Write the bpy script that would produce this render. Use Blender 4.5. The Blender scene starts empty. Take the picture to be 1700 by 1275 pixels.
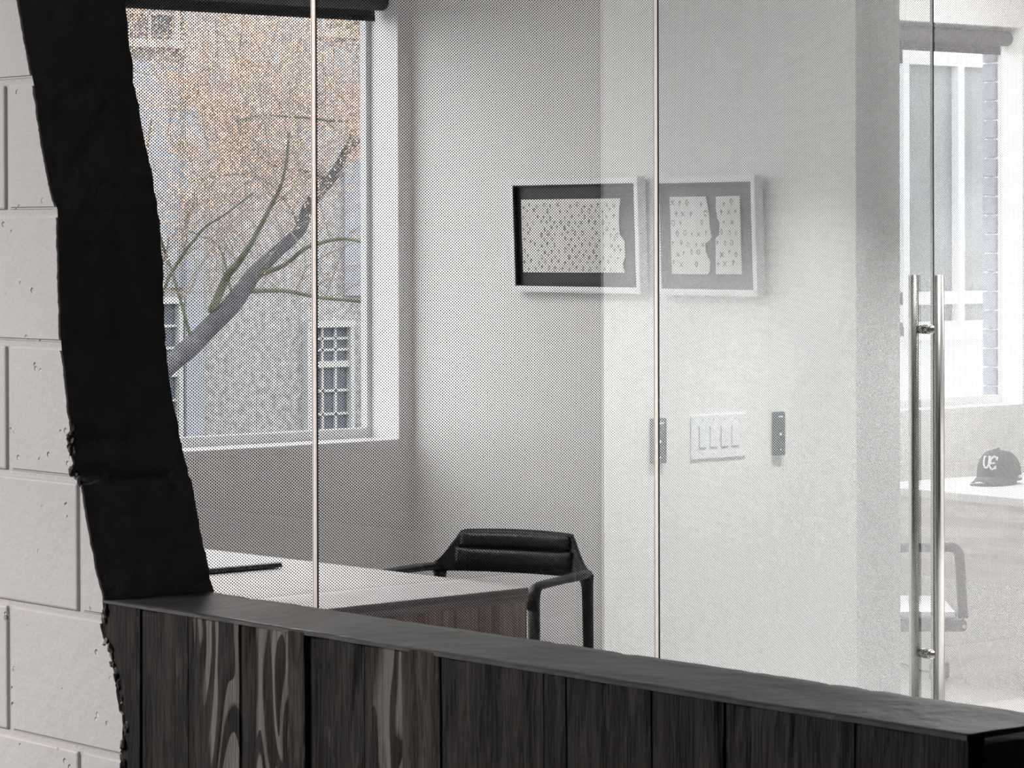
import bpy, bmesh, math, random
from mathutils import Vector, Matrix, noise

random.seed(11)
scene = bpy.context.scene
col = scene.collection
PI = math.pi

# ------------------------------------------------------------------ camera
F_PX, PHI, PITCH, ROLL, CY = 5171.9, 0.864787, 0.0104572, -0.0029054, 445.7
EYE = 1.67
fw = Vector((-math.sin(PHI) * math.cos(PITCH), math.cos(PHI) * math.cos(PITCH), -math.sin(PITCH)))
r0 = Vector((math.cos(PHI), math.sin(PHI), 0)); u0 = r0.cross(fw)
rt = r0 * math.cos(ROLL) + u0 * math.sin(ROLL); up = u0 * math.cos(ROLL) - r0 * math.sin(ROLL)
cam_d = bpy.data.cameras.new('camera'); cam = bpy.data.objects.new('camera', cam_d); col.objects.link(cam)
M = Matrix((rt, up, -fw)).transposed().to_4x4(); M.translation = (0, 0, EYE)
cam.matrix_world = M
cam_d.sensor_width = 36; cam_d.sensor_fit = 'HORIZONTAL'
cam_d.lens = F_PX / 1700 * 36
cam_d.shift_x = 0; cam_d.shift_y = -(637.5 - CY) / 1700
cam_d.clip_start = 0.05; cam_d.clip_end = 300
cam_d.dof.use_dof = True; cam_d.dof.focus_distance = 8.8; cam_d.dof.aperture_fstop = 40
scene.camera = cam

# ------------------------------------------------------------------ world, exposure, lamps
vs = scene.view_settings
vs.view_transform = 'Standard'; vs.look = 'None'; vs.gamma = 1; vs.use_curve_mapping = False
vs.exposure = 0.0
world = bpy.data.worlds.new('overcast_sky'); scene.world = world; world.use_nodes = True
bg = world.node_tree.nodes['Background']
bg.inputs['Color'].default_value = (0.98, 0.975, 0.98, 1); bg.inputs['Strength'].default_value = 6.5
LAMP_FRONT, FILL_CORRIDOR, FILL_OFFICE, FILL_OFFICE2 = 270, 13, 36, 35  # corridor and office powers belong to added fill lights
FILL_SPOT = 290  # power of the added spots on the corridor wall


# ------------------------------------------------------------------ material helpers
def new_mat(name):
    m = bpy.data.materials.new(name); m.use_nodes = True
    nt = m.node_tree; nt.nodes.clear()
    return m, nt


class NT:
    def __init__(s, nt): s.nt = nt
    def n(s, t, **kw):
        nd = s.nt.nodes.new(t)
        for k, v in kw.items():
            if k in nd.inputs.keys() if isinstance(k, str) else False: nd.inputs[k].default_value = v
            else: setattr(nd, k, v)
        return nd
    def l(s, a, b): s.nt.links.new(a, b)


def principled(name, colr, rough=0.6, metal=0.0, bump=0.0, bscale=200, mottle=0.0, mscale=6, spec=0.5,
               stretch=(1, 1, 1), coat=0.0):
    m, nt = new_mat(name); N = NT(nt)
    out = N.n('ShaderNodeOutputMaterial'); p = N.n('ShaderNodeBsdfPrincipled')
    p.inputs['Base Color'].default_value = (*colr, 1); p.inputs['Roughness'].default_value = rough
    p.inputs['Metallic'].default_value = metal; p.inputs['Specular IOR Level'].default_value = spec
    p.inputs['Coat Weight'].default_value = coat
    N.l(p.outputs[0], out.inputs[0])
    tc = N.n('ShaderNodeTexCoord'); mp = N.n('ShaderNodeMapping'); mp.inputs['Scale'].default_value = stretch
    N.l(tc.outputs['Object'], mp.inputs[0])
    if mottle:
        nz = N.n('ShaderNodeTexNoise'); nz.inputs['Scale'].default_value = mscale; nz.inputs['Detail'].default_value = 6
        N.l(mp.outputs[0], nz.inputs['Vector'])
        mr = N.n('ShaderNodeMapRange'); mr.inputs['From Min'].default_value = .25; mr.inputs['From Max'].default_value = .75
        mr.inputs['To Min'].default_value = 1 - mottle; mr.inputs['To Max'].default_value = 1 + mottle
        N.l(nz.outputs['Fac'], mr.inputs['Value'])
        mx = N.n('ShaderNodeMix', data_type='RGBA', blend_type='MULTIPLY'); mx.inputs[0].default_value = 1
        mx.inputs[6].default_value = (*colr, 1); N.l(mr.outputs[0], mx.inputs[7]); N.l(mx.outputs[2], p.inputs['Base Color'])
    if bump:
        nb = N.n('ShaderNodeTexNoise'); nb.inputs['Scale'].default_value = bscale; nb.inputs['Detail'].default_value = 4
        N.l(mp.outputs[0], nb.inputs['Vector'])
        b = N.n('ShaderNodeBump'); b.inputs['Strength'].default_value = bump; b.inputs['Distance'].default_value = .01
        N.l(nb.outputs['Fac'], b.inputs['Height']); N.l(b.outputs[0], p.inputs['Normal'])
    return m


def mat_cmu():
    """painted concrete block: soft orange-peel relief with small pits"""
    m, nt = new_mat('painted_block'); N = NT(nt)
    out = N.n('ShaderNodeOutputMaterial'); p = N.n('ShaderNodeBsdfPrincipled'); N.l(p.outputs[0], out.inputs[0])
    p.inputs['Roughness'].default_value = .62
    g = N.n('ShaderNodeNewGeometry')
    v = N.n('ShaderNodeTexVoronoi'); v.inputs['Scale'].default_value = 38; N.l(g.outputs['Position'], v.inputs['Vector'])
    nz = N.n('ShaderNodeTexNoise'); nz.inputs['Scale'].default_value = 14; N.l(g.outputs['Position'], nz.inputs['Vector'])
    # pits: voronoi cell centre, only where noise is high
    lt = N.n('ShaderNodeMapRange'); lt.inputs['From Min'].default_value = .10; lt.inputs['From Max'].default_value = .17
    N.l(v.outputs['Distance'], lt.inputs['Value'])
    ng = N.n('ShaderNodeMapRange'); ng.inputs['From Min'].default_value = .55; ng.inputs['From Max'].default_value = .60
    ng.inputs['To Min'].default_value = 1; ng.inputs['To Max'].default_value = 0; N.l(nz.outputs['Fac'], ng.inputs['Value'])
    mxm = N.n('ShaderNodeMath', operation='MAXIMUM'); N.l(lt.outputs[0], mxm.inputs[0]); N.l(ng.outputs[0], mxm.inputs[1])
    fine = N.n('ShaderNodeTexNoise'); fine.inputs['Scale'].default_value = 170; fine.inputs['Detail'].default_value = 3
    N.l(g.outputs['Position'], fine.inputs['Vector'])
    mid = N.n('ShaderNodeTexNoise'); mid.inputs['Scale'].default_value = 45; N.l(g.outputs['Position'], mid.inputs['Vector'])
    a1 = N.n('ShaderNodeMath', operation='MULTIPLY_ADD'); a1.inputs[1].default_value = .12
    N.l(fine.outputs['Fac'], a1.inputs[0]); N.l(mxm.outputs[0], a1.inputs[2])
    a2 = N.n('ShaderNodeMath', operation='MULTIPLY_ADD'); a2.inputs[1].default_value = .3
    N.l(mid.outputs['Fac'], a2.inputs[0]); N.l(a1.outputs[0], a2.inputs[2])
    b = N.n('ShaderNodeBump'); b.inputs['Strength'].default_value = .9; b.inputs['Distance'].default_value = .005
    N.l(a2.outputs[0], b.inputs['Height']); N.l(b.outputs[0], p.inputs['Normal'])
    big = N.n('ShaderNodeTexNoise'); big.inputs['Scale'].default_value = 2.5; big.inputs['Detail'].default_value = 5
    N.l(g.outputs['Position'], big.inputs['Vector'])
    rp = N.n('ShaderNodeValToRGB'); N.l(big.outputs['Fac'], rp.inputs[0])
    rp.color_ramp.elements[0].position = .3; rp.color_ramp.elements[0].color = (.60, .575, .57, 1)
    rp.color_ramp.elements[1].position = .7; rp.color_ramp.elements[1].color = (.67, .645, .64, 1)
    N.l(rp.outputs[0], p.inputs['Base Color'])
    return m


def mat_board(name, dark, light, flake=.6):
    """board-formed concrete: vertical wood grain imprint, pale flaked streaks"""
    m, nt = new_mat(name); N = NT(nt)
    out = N.n('ShaderNodeOutputMaterial'); p = N.n('ShaderNodeBsdfPrincipled'); N.l(p.outputs[0], out.inputs[0])
    p.inputs['Roughness'].default_value = .7; p.inputs['Specular IOR Level'].default_value = .22
    g = N.n('ShaderNodeNewGeometry'); oi = N.n('ShaderNodeObjectInfo')
    off = N.n('ShaderNodeVectorMath', operation='SCALE'); off.inputs[0].default_value = (7, 3, 11)
    N.l(oi.outputs['Random'], off.inputs['Scale'])
    ad = N.n('ShaderNodeVectorMath', operation='ADD'); N.l(g.outputs['Position'], ad.inputs[0]); N.l(off.outputs[0], ad.inputs[1])
    mp = N.n('ShaderNodeMapping'); mp.inputs['Scale'].default_value = (1, 1, .09); N.l(ad.outputs[0], mp.inputs[0])
    w = N.n('ShaderNodeTexNoise'); w.inputs['Scale'].default_value = 150; w.inputs['Detail'].default_value = 6
    w.inputs['Distortion'].default_value = 1.2; N.l(mp.outputs[0], w.inputs['Vector'])
    mp2 = N.n('ShaderNodeMapping'); mp2.inputs['Scale'].default_value = (1, 1, .2); N.l(ad.outputs[0], mp2.inputs[0])
    ring = N.n('ShaderNodeTexNoise'); ring.inputs['Scale'].default_value = 13; ring.inputs['Distortion'].default_value = .9
    ring.inputs['Detail'].default_value = 1.5; N.l(mp2.outputs[0], ring.inputs['Vector'])
    sw = N.n('ShaderNodeMath', operation='MULTIPLY'); sw.inputs[1].default_value = 7; N.l(ring.outputs['Fac'], sw.inputs[0])
    fr = N.n('ShaderNodeMath', operation='FRACT'); N.l(sw.outputs[0], fr.inputs[0])
    bl = N.n('ShaderNodeTexNoise'); bl.inputs['Scale'].default_value = 7; bl.inputs['Detail'].default_value = 2
    N.l(mp2.outputs[0], bl.inputs['Vector'])
    blr = N.n('ShaderNodeMapRange'); blr.inputs['From Min'].default_value = flake; blr.inputs['From Max'].default_value = flake + .05
    N.l(bl.outputs['Fac'], blr.inputs['Value'])
    f2 = N.n('ShaderNodeMapRange'); f2.inputs['From Min'].default_value = .5; f2.inputs['From Max'].default_value = .62
    N.l(fr.outputs[0], f2.inputs['Value'])
    fm = N.n('ShaderNodeMath', operation='MULTIPLY'); N.l(blr.outputs[0], fm.inputs[0]); N.l(f2.outputs[0], fm.inputs[1])
    base = N.n('ShaderNodeValToRGB'); N.l(w.outputs['Fac'], base.inputs[0])
    d = dark
    base.color_ramp.elements[0].position = .38; base.color_ramp.elements[0].color = (d[0] * .6, d[1] * .6, d[2] * .6, 1)
    base.color_ramp.elements[1].position = .62; base.color_ramp.elements[1].color = (d[0] * 2.2, d[1] * 2.15, d[2] * 2.1, 1)
    mx = N.n('ShaderNodeMix', data_type='RGBA'); N.l(fm.outputs[0], mx.inputs[0]); N.l(base.outputs[0], mx.inputs[6])
    mx.inputs[7].default_value = (*light, 1); N.l(mx.outputs[2], p.inputs['Base Color'])
    h = N.n('ShaderNodeMath', operation='MULTIPLY_ADD'); h.inputs[1].default_value = .8
    N.l(w.outputs['Fac'], h.inputs[0]); N.l(fr.outputs[0], h.inputs[2])
    b = N.n('ShaderNodeBump'); b.inputs['Strength'].default_value = .9; b.inputs['Distance'].default_value = .005
    N.l(h.outputs[0], b.inputs['Height']); N.l(b.outputs[0], p.inputs['Normal'])
    return m


def mat_wood(name, c1, c2, axis_scale, scale=5, rough=.5, contrast=(.35, .65)):
    m, nt = new_mat(name); N = NT(nt)
    out = N.n('ShaderNodeOutputMaterial'); p = N.n('ShaderNodeBsdfPrincipled'); N.l(p.outputs[0], out.inputs[0])
    p.inputs['Roughness'].default_value = rough
    tc = N.n('ShaderNodeTexCoord'); mp = N.n('ShaderNodeMapping'); mp.inputs['Scale'].default_value = axis_scale
    N.l(tc.outputs['Object'], mp.inputs[0])
    nz = N.n('ShaderNodeTexNoise'); nz.inputs['Scale'].default_value = scale; nz.inputs['Detail'].default_value = 5
    nz.inputs['Distortion'].default_value = 1.0; N.l(mp.outputs[0], nz.inputs['Vector'])
    rp = N.n('ShaderNodeValToRGB'); N.l(nz.outputs['Fac'], rp.inputs[0])
    rp.color_ramp.elements[0].position = contrast[0]; rp.color_ramp.elements[0].color = (*c1, 1)
    rp.color_ramp.elements[1].position = contrast[1]; rp.color_ramp.elements[1].color = (*c2, 1)
    N.l(rp.outputs[0], p.inputs['Base Color'])
    return m


def mat_dotted_glass(name, refl, tint, dot_col=(.014, .014, .015), rad=.0020, px=.0100, pz=.0076):
    """glass with a printed staggered dot film: clear between the dots, mirror-like sheen on the face"""
    m, nt = new_mat(name); N = NT(nt)
    out = N.n('ShaderNodeOutputMaterial')
    tr = N.n('ShaderNodeBsdfTransparent'); tr.inputs[0].default_value = (*tint, 1)
    gl = N.n('ShaderNodeBsdfGlossy'); gl.inputs['Roughness'].default_value = 0; gl.inputs[0].default_value = (1, 1, 1, 1)
    df = N.n('ShaderNodeBsdfDiffuse'); df.inputs[0].default_value = (*dot_col, 1)
    g = N.n('ShaderNodeNewGeometry'); sp = N.n('ShaderNodeSeparateXYZ'); N.l(g.outputs['Position'], sp.inputs[0])
    def cell(off):
        ds = []
        for sock, per in ((1, px), (2, pz)):
            a = N.n('ShaderNodeMath', operation='MULTIPLY_ADD'); a.inputs[1].default_value = 1 / per; a.inputs[2].default_value = off
            N.l(sp.outputs[sock], a.inputs[0])
            f = N.n('ShaderNodeMath', operation='FRACT'); N.l(a.outputs[0], f.inputs[0])
            s = N.n('ShaderNodeMath', operation='SUBTRACT'); s.inputs[1].default_value = .5; N.l(f.outputs[0], s.inputs[0])
            q = N.n('ShaderNodeMath', operation='MULTIPLY'); q.inputs[1].default_value = per; N.l(s.outputs[0], q.inputs[0])
            q2 = N.n('ShaderNodeMath', operation='POWER'); q2.inputs[1].default_value = 2
            ab = N.n('ShaderNodeMath', operation='ABSOLUTE'); N.l(q.outputs[0], ab.inputs[0]); N.l(ab.outputs[0], q2.inputs[0])
            ds.append(q2)
        sm = N.n('ShaderNodeMath', operation='ADD'); N.l(ds[0].outputs[0], sm.inputs[0]); N.l(ds[1].outputs[0], sm.inputs[1])
        c = N.n('ShaderNodeMath', operation='LESS_THAN'); c.inputs[1].default_value = rad * rad; N.l(sm.outputs[0], c.inputs[0])
        return c
    a, b = cell(10.0), cell(10.5)
    mx = N.n('ShaderNodeMath', operation='MAXIMUM'); N.l(a.outputs[0], mx.inputs[0]); N.l(b.outputs[0], mx.inputs[1])
    inner = N.n('ShaderNodeMixShader'); N.l(mx.outputs[0], inner.inputs[0]); N.l(tr.outputs[0], inner.inputs[1]); N.l(df.outputs[0], inner.inputs[2])
    ms = N.n('ShaderNodeMixShader'); ms.inputs[0].default_value = refl
    N.l(inner.outputs[0], ms.inputs[1]); N.l(gl.outputs[0], ms.inputs[2]); N.l(ms.outputs[0], out.inputs[0])
    return m


def mat_clear(name, tint=(1, 1, 1), refl=.0):
    m, nt = new_mat(name); N = NT(nt)
    out = N.n('ShaderNodeOutputMaterial'); tr = N.n('ShaderNodeBsdfTransparent'); tr.inputs[0].default_value = (*tint, 1)
    if refl:
        gl = N.n('ShaderNodeBsdfGlossy'); gl.inputs['Roughness'].default_value = .0
        ms = N.n('ShaderNodeMixShader'); ms.inputs[0].default_value = refl
        N.l(tr.outputs[0], ms.inputs[1]); N.l(gl.outputs[0], ms.inputs[2]); N.l(ms.outputs[0], out.inputs[0])
    else:
        N.l(tr.outputs[0], out.inputs[0])
    return m


def mat_emit(name, colr, s):
    m, nt = new_mat(name); N = NT(nt)
    out = N.n('ShaderNodeOutputMaterial'); e = N.n('ShaderNodeEmission')
    e.inputs[0].default_value = (*colr, 1); e.inputs[1].default_value = s; N.l(e.outputs[0], out.inputs[0])
    return m


def mat_joint(name):
    m, nt = new_mat(name); N = NT(nt)
    out = N.n('ShaderNodeOutputMaterial'); t = N.n('ShaderNodeBsdfTranslucent'); t.inputs[0].default_value = (.95, .90, .86, 1)
    gl = N.n('ShaderNodeBsdfGlossy'); gl.inputs['Roughness'].default_value = .2
    ms = N.n('ShaderNodeMixShader'); ms.inputs[0].default_value = .12
    N.l(t.outputs[0], ms.inputs[1]); N.l(gl.outputs[0], ms.inputs[2]); N.l(ms.outputs[0], out.inputs[0])
    return m


MT = dict(
    cmu=mat_cmu(),
    mortar=principled('painted_mortar', (.6, .575, .57), .7, bump=.2, bscale=150),
    reveal=principled('black_paint', (.22, .21, .205), .85, bump=.5, bscale=60, spec=.08),
    board=mat_board('board_formed_concrete', (.0165, .015, .0136), (.10, .092, .087), .64),
    board_flaked=mat_board('board_formed_concrete_flaked', (.0165, .015, .0136), (.19, .176, .168), .50),
    board_plain=mat_board('board_formed_concrete_plain', (.032, .029, .0265), (.1, .095, .09), .8),
    cap=principled('dark_concrete', (.070, .067, .0655), .36, bump=.35, bscale=22, mottle=.35, mscale=9, spec=.45),
    wall=principled('white_wall_paint', (.80, .79, .785), .6, bump=.02, bscale=300),
    wall_ext=principled('white_block_paint', (.84, .835, .825), .6, bump=.1, bscale=120),
    trim=principled('white_trim', (.86, .86, .86), .4),
    dark_wall=principled('charcoal_wall_paint', (.022, .022, .023), .8, spec=.2),
    grey_wall=principled('grey_wall_paint', (.30, .29, .285), .8),
    ceiling=principled('white_ceiling', (.8, .8, .8), .8),
    floor=principled('polished_concrete', (.66, .65, .645), .28, mottle=.18, mscale=3, bump=.05, bscale=30),
    floor_dark=principled('dark_concrete_floor', (.03, .03, .03), .6, mottle=.2, mscale=4),
    glass=mat_dotted_glass('dotted_glass', .27, (.94, .95, .945)),
    glass_door=mat_dotted_glass('dotted_door_glass', .29, (.76, .81, .795)),
    glass_right=mat_dotted_glass('dotted_glass_light', .24, (.97, .97, .97), rad=.0017),
    clear=mat_clear('clear_glass'),
    glass_edge=principled('glass_edge', (.25, .36, .33), .15, spec=.6),
    window_glass=mat_clear('window_glass', (.97, .98, .98), .03),
    picture_glass=mat_clear('picture_glass', (.995, .995, .995)),
    steel=principled('brushed_steel', (.56, .55, .53), .26, 1.0),
    seal=principled('polished_aluminium', (.86, .82, .79), .30, 1.0),
    joint=mat_joint('clear_joint_strip'),
    gasket=principled('dark_gasket', (.02, .02, .02), .5),
    frame_white=principled('white_frame', (.84, .84, .85), .35),
    mat_black=principled('charcoal_mat_board', (.022, .022, .026), .55),
    paper=principled('torn_paper', (.88, .865, .855), .8, bump=.1, bscale=400),
    ink=principled('grey_ink', (.10, .10, .108), .8),
    leather=principled('black_leather', (.008, .008, .009), .32, bump=.12, bscale=260, spec=.5),
    black_metal=principled('black_powder_coat', (.011, .011, .011), .38, spec=.5),
    dark_metal=principled('dark_grey_metal', (.05, .05, .055), .35, spec=.5),
    desk_top=mat_wood('whitewashed_ply_top', (.74, .71, .70), (.84, .82, .81), (.35, 6, 6), 4, .35),
    desk_edge=mat_wood('ply_edge', (.30, .27, .27), (.58, .53, .52), (1, 1, 120), 1.0, .5),
    desk_panel=mat_wood('ply_end_panel', (.36, .25, .225), (.80, .68, .62), (8, 12, .5), 4, .55),
    desk2_panel=mat_wood('pale_ply_panel', (.62, .57, .55), (.80, .76, .74), (.7, .7, 7), 2.2, .5, (.42, .6)),
    desk2_top=principled('white_laminate', (.85, .85, .85), .35),
    silver=principled('silver_laptop', (.72, .72, .73), .3, .6),
    laptop_side_shade=principled('painted_laptop_side_shade', (.03, .03, .035), .4),  # shade on the laptop's sides, put into the colour
    plastic=principled('white_plastic', (.82, .82, .82), .35),
    slot=principled('grey_slot', (.52, .52, .52), .6),
    reader=principled('dark_reader', (.02, .02, .022), .3),
    led=mat_emit('blue_led', (.65, .7, 1.0), 3.0),
    cap_cloth=principled('charcoal_cap_cloth', (.035, .035, .038), .85, bump=.2, bscale=500),
    cap_white=principled('white_embroidery', (.75, .75, .75), .8),
    blind=principled('grey_blind_fabric', (.085, .085, .09), .8),
    blind_tube=principled('dark_blind_tube', (.03, .03, .033), .6),
    alu=principled('window_frame_grey', (.72, .73, .74), .45),
    brick=principled('blue_grey_brick', (.20, .215, .26), .7, bump=.2, bscale=100, mottle=.1),
    stucco=principled('pebble_dash', (.33, .32, .32), .9, bump=.6, bscale=30, mottle=.45, mscale=14),
    stone=principled('pale_stone', (.31, .32, .35), .8, mottle=.1, mscale=2),
    sash=principled('white_sash', (.44, .44, .44), .6),
    pane=principled('house_pane', (.115, .125, .15), .12, spec=.15),
    pane2=principled('shop_pane', (.12, .13, .135), .3, spec=.12, mottle=.35, mscale=1.3),
    white_ext=principled('white_render', (.45, .46, .48), .8),
    bark=principled('grey_bark', (.10, .10, .108), .9, bump=.6, bscale=40, mottle=.5, mscale=9),
    moss=principled('mossy_bark', (.13, .14, .095), .9, bump=.6, bscale=40, mottle=.4, mscale=6),
    twig=principled('thin_twig', (.27, .23, .205), .8),
    bud=principled('peach_bud', (.63, .47, .37), .8),
    asphalt=principled('asphalt', (.1, .1, .1), .9),
    diffuser=mat_emit('lamp_diffuser', (1, .97, .93), 2.0),
)


# ------------------------------------------------------------------ mesh helpers
def box(bm, x0, x1, y0, y1, z0, z1, mi=0):
    vs_ = [bm.verts.new(p) for p in ((x0, y0, z0), (x1, y0, z0), (x1, y1, z0), (x0, y1, z0),
                                     (x0, y0, z1), (x1, y0, z1), (x1, y1, z1), (x0, y1, z1))]
    fs = []
    for idx in ((0, 3, 2, 1), (4, 5, 6, 7), (0, 1, 5, 4), (1, 2, 6, 5), (2, 3, 7, 6), (3, 0, 4, 7)):
        f = bm.faces.new([vs_[i] for i in idx]); f.material_index = mi; fs.append(f)
    return vs_, fs


def bev(bm, w, seg=2):
    bmesh.ops.bevel(bm, geom=list(bm.edges), offset=w, segments=seg, affect='EDGES', profile=.5)


def tube(bm, pts, radii, seg=8, flat=None):
    """swept tube; radii scalar/list; flat=(vector, factor) squashes the section along that vector"""
    pts = [Vector(p) for p in pts]
    if not hasattr(radii, '__len__'): radii = [radii] * len(pts)
    rings = []
    t0 = (pts[1] - pts[0]).normalized()
    ref = Vector((0, 0, 1)) if abs(t0.z) < .9 else Vector((1, 0, 0))
    nrm = (ref - t0 * ref.dot(t0)).normalized()
    for i, p in enumerate(pts):
        t = (pts[min(i + 1, len(pts) - 1)] - pts[max(i - 1, 0)]).normalized()
        nrm = (nrm - t * nrm.dot(t)).normalized(); b = t.cross(nrm)
        ring = []
        for k in range(seg):
            a = 2 * PI * k / seg
            d = (nrm * math.cos(a) + b * math.sin(a)) * radii[i]
            if flat: d = d - flat[0] * d.dot(flat[0]) * (1 - flat[1])
            ring.append(bm.verts.new(p + d))
        rings.append(ring)
    for i in range(len(rings) - 1):
        for k in range(seg):
            bm.faces.new((rings[i][k], rings[i][(k + 1) % seg], rings[i + 1][(k + 1) % seg], rings[i + 1][k]))
    bm.faces.new(list(reversed(rings[0]))); bm.faces.new(rings[-1])


def smooth_path(pts, n=6):
    pts = [Vector(p) for p in pts]; out = []
    for i in range(len(pts) - 1):
        p0, p1, p2, p3 = pts[max(i - 1, 0)], pts[i], pts[i + 1], pts[min(i + 2, len(pts) - 1)]
        for k in range(n):
            t = k / n
            out.append(.5 * ((2 * p1) + (p2 - p0) * t + (2 * p0 - 5 * p1 + 4 * p2 - p3) * t * t + (3 * p1 - p0 - 3 * p2 + p3) * t ** 3))
    out.append(pts[-1]); return out


def prism(bm, poly, to3, depth):
    """extrude 2-D polygon; to3(u,v,d) -> 3-D"""
    a = [bm.verts.new(to3(u, v, 0)) for u, v in poly]; b = [bm.verts.new(to3(u, v, depth)) for u, v in poly]
    n = len(poly)
    bm.faces.new(a); bm.faces.new(list(reversed(b)))
    for i in range(n): bm.faces.new((a[i], b[i], b[(i + 1) % n], a[(i + 1) % n]))


def obj(name, bm, mats, parent=None, smooth=False, at=None):
    me = bpy.data.meshes.new(name)
    bmesh.ops.recalc_face_normals(bm, faces=list(bm.faces))
    bm.to_mesh(me); bm.free()
    for m in (mats if isinstance(mats, (list, tuple)) else [mats]): me.materials.append(MT[m] if isinstance(m, str) else m)
    if smooth:
        for p in me.polygons: p.use_smooth = len(p.vertices) <= 4
    o = bpy.data.objects.new(name, me); col.objects.link(o)
    if parent:
        o.parent = parent; o.matrix_parent_inverse = parent.matrix_world.inverted()
    return o


def boxo(name, b, mats, parent=None, bevel=0):
    bm = bmesh.new(); box(bm, *b)
    if bevel: bev(bm, bevel)
    return obj(name, bm, mats, parent)


def empty(name, loc=(0, 0, 0)):
    o = bpy.data.objects.new(name, None); col.objects.link(o); o.location = loc
    o.matrix_world = Matrix.Translation(Vector(loc)); o.empty_display_size = .1
    return o


def tag(o, label, cat=None, group=None, kind=None):
    o['label'] = label
    if cat: o['category'] = cat
    if group: o['group'] = group
    if kind: o['kind'] = kind
    return o


def struct(o, label=None, cat=None):
    o['kind'] = 'structure'
    if label: o['label'] = label
    if cat: o['category'] = cat
    return o


# ------------------------------------------------------------------ key planes
XE = -8.463      # inner face of the exterior wall
XEO = -8.667     # its outer face
YF = 6.7625      # wall carrying the pictures
XG = -6.341      # glass partition
YW = 2.554       # front face of the block wall
TW = .194
ZC = 2.95        # ceiling
SILL = 1.127
ZO, ZT = .966, 2.528   # window openings
W1 = (4.55, 6.698); W2 = (8.2, 10.0)

# ------------------------------------------------------------------ room shell
struct(boxo('floor', (XEO, -1.0, 2.75, 12.6, -.12, 0), 'floor'), 'light grey polished concrete office floor', 'floor')
struct(boxo('floor_hall', (-1.0, 3.2, 2.75, 12.6, -.12, 0), 'floor_dark'), 'dark concrete floor of the hall', 'floor')
struct(boxo('floor_front', (XEO, 3.2, -4.2, 2.75, -.12, 0), 'floor_dark'), 'dark concrete floor in front of the block wall', 'floor')
struct(boxo('ceiling', (XEO, -5.19, 2.75, 12.6, ZC, ZC + .1), 'ceiling'), 'white office ceiling', 'ceiling')
struct(boxo('ceiling_hall', (-5.19, 3.2, 2.75, 12.6, ZC, ZC + .1), 'dark_wall'), 'charcoal ceiling of the hall', 'ceiling')
struct(boxo('ceiling_front', (XEO, 3.2, -4.2, 2.75, ZC, ZC + .1), 'ceiling'), 'white ceiling in front of the block wall', 'ceiling')
struct(boxo('wall_hall_far', (-5.205, 3.2, 11.0, 11.15, 0, ZC), 'dark_wall'), 'charcoal end wall of the hall', 'wall')
struct(boxo('wall_right', (3.2, 3.35, 2.75, 12.6, 0, ZC), 'dark_wall'), 'charcoal side wall of the hall', 'wall')
struct(boxo('wall_right_front', (3.2, 3.35, -4.2, 2.75, 0, ZC), 'grey_wall'), 'grey side wall in front of the block wall', 'wall')
struct(boxo('wall_back', (XEO, 3.2, -4.35, -4.2, 0, ZC), 'grey_wall'), 'grey wall behind the viewer', 'wall')
struct(boxo('wall_end', (XEO, -5.19, 12.5, 12.65, 0, ZC), 'wall'), 'white end wall of the second office', 'wall')
wc = struct(boxo('wall_corridor', (XG + 1.012, -5.205, 6.643, 12.5, 0, ZC), 'dark_wall'), 'corridor wall with white face and charcoal edge, mirrored in the glass', 'wall')
boxo('white_face', (XG + 1.0, XG + 1.012, 6.641, 12.5, 0, ZC), 'wall', wc)
struct(boxo('wall_divider', (XE, XG - .02, YF, 6.954, 0, ZC), 'wall'), 'white dividing wall carrying two framed prints', 'wall')

# exterior wall with two openings
bm = bmesh.new()
XB = XE - .0022
box(bm, XEO, XB, -4.2, 12.6, 0, ZO - .022)
box(bm, XEO, XE, -4.2, W1[0], ZO - .022, ZC)
box(bm, XEO, XE, W1[1], W2[0], ZO - .022, ZC)
box(bm, XEO, XE, W2[1], 12.6, ZO - .022, ZC)
box(bm, XEO, XE, W1[0], W1[1], ZT, ZC); box(bm, XEO, XE, W2[0], W2[1], ZT, ZC)
wl = struct(obj('wall_left', bm, 'wall_ext'), 'white painted block exterior wall with two windows', 'wall')
# painted blocks below the sills (shared mesh)
bm = bmesh.new(); box(bm, -.012, 0, -.2005, .2005, 0, .1995); bev(bm, .0012, 1)
blk = obj('block', bm, 'wall_ext', wl); blk_me = blk.data; first = True
nblk = 0
for c in range(5):
    z = ZO - .022 - .2032 * (c + 1) + .006
    hgt = 1.0
    if z < 0: hgt = (.1995 + z) / .1995; z = .001
    for i in range(24):
        y = 2.95 + .4064 * i + (.2032 if c % 2 else 0)
        if y > 12.2: continue
        o = blk if first else blk.copy()
        if not first: col.objects.link(o)
        first = False
        o.location = (XE, y, z); o.scale = (1, 1, hgt); o.parent = wl
# blue-grey brick ends seen in the second window's outer reveal
bm = bmesh.new(); box(bm, -.037, .037, -.012, .012, -.0365, .0365); bev(bm, .002, 1)
bk = obj('brick', bm, 'brick', wl)
for i in range(20):
    o = bk if i == 0 else bk.copy()
    if i: col.objects.link(o)
    o.location = (-8.628, W2[1] - .006, ZO + .03 + .0795 * i); o.parent = wl
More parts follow.
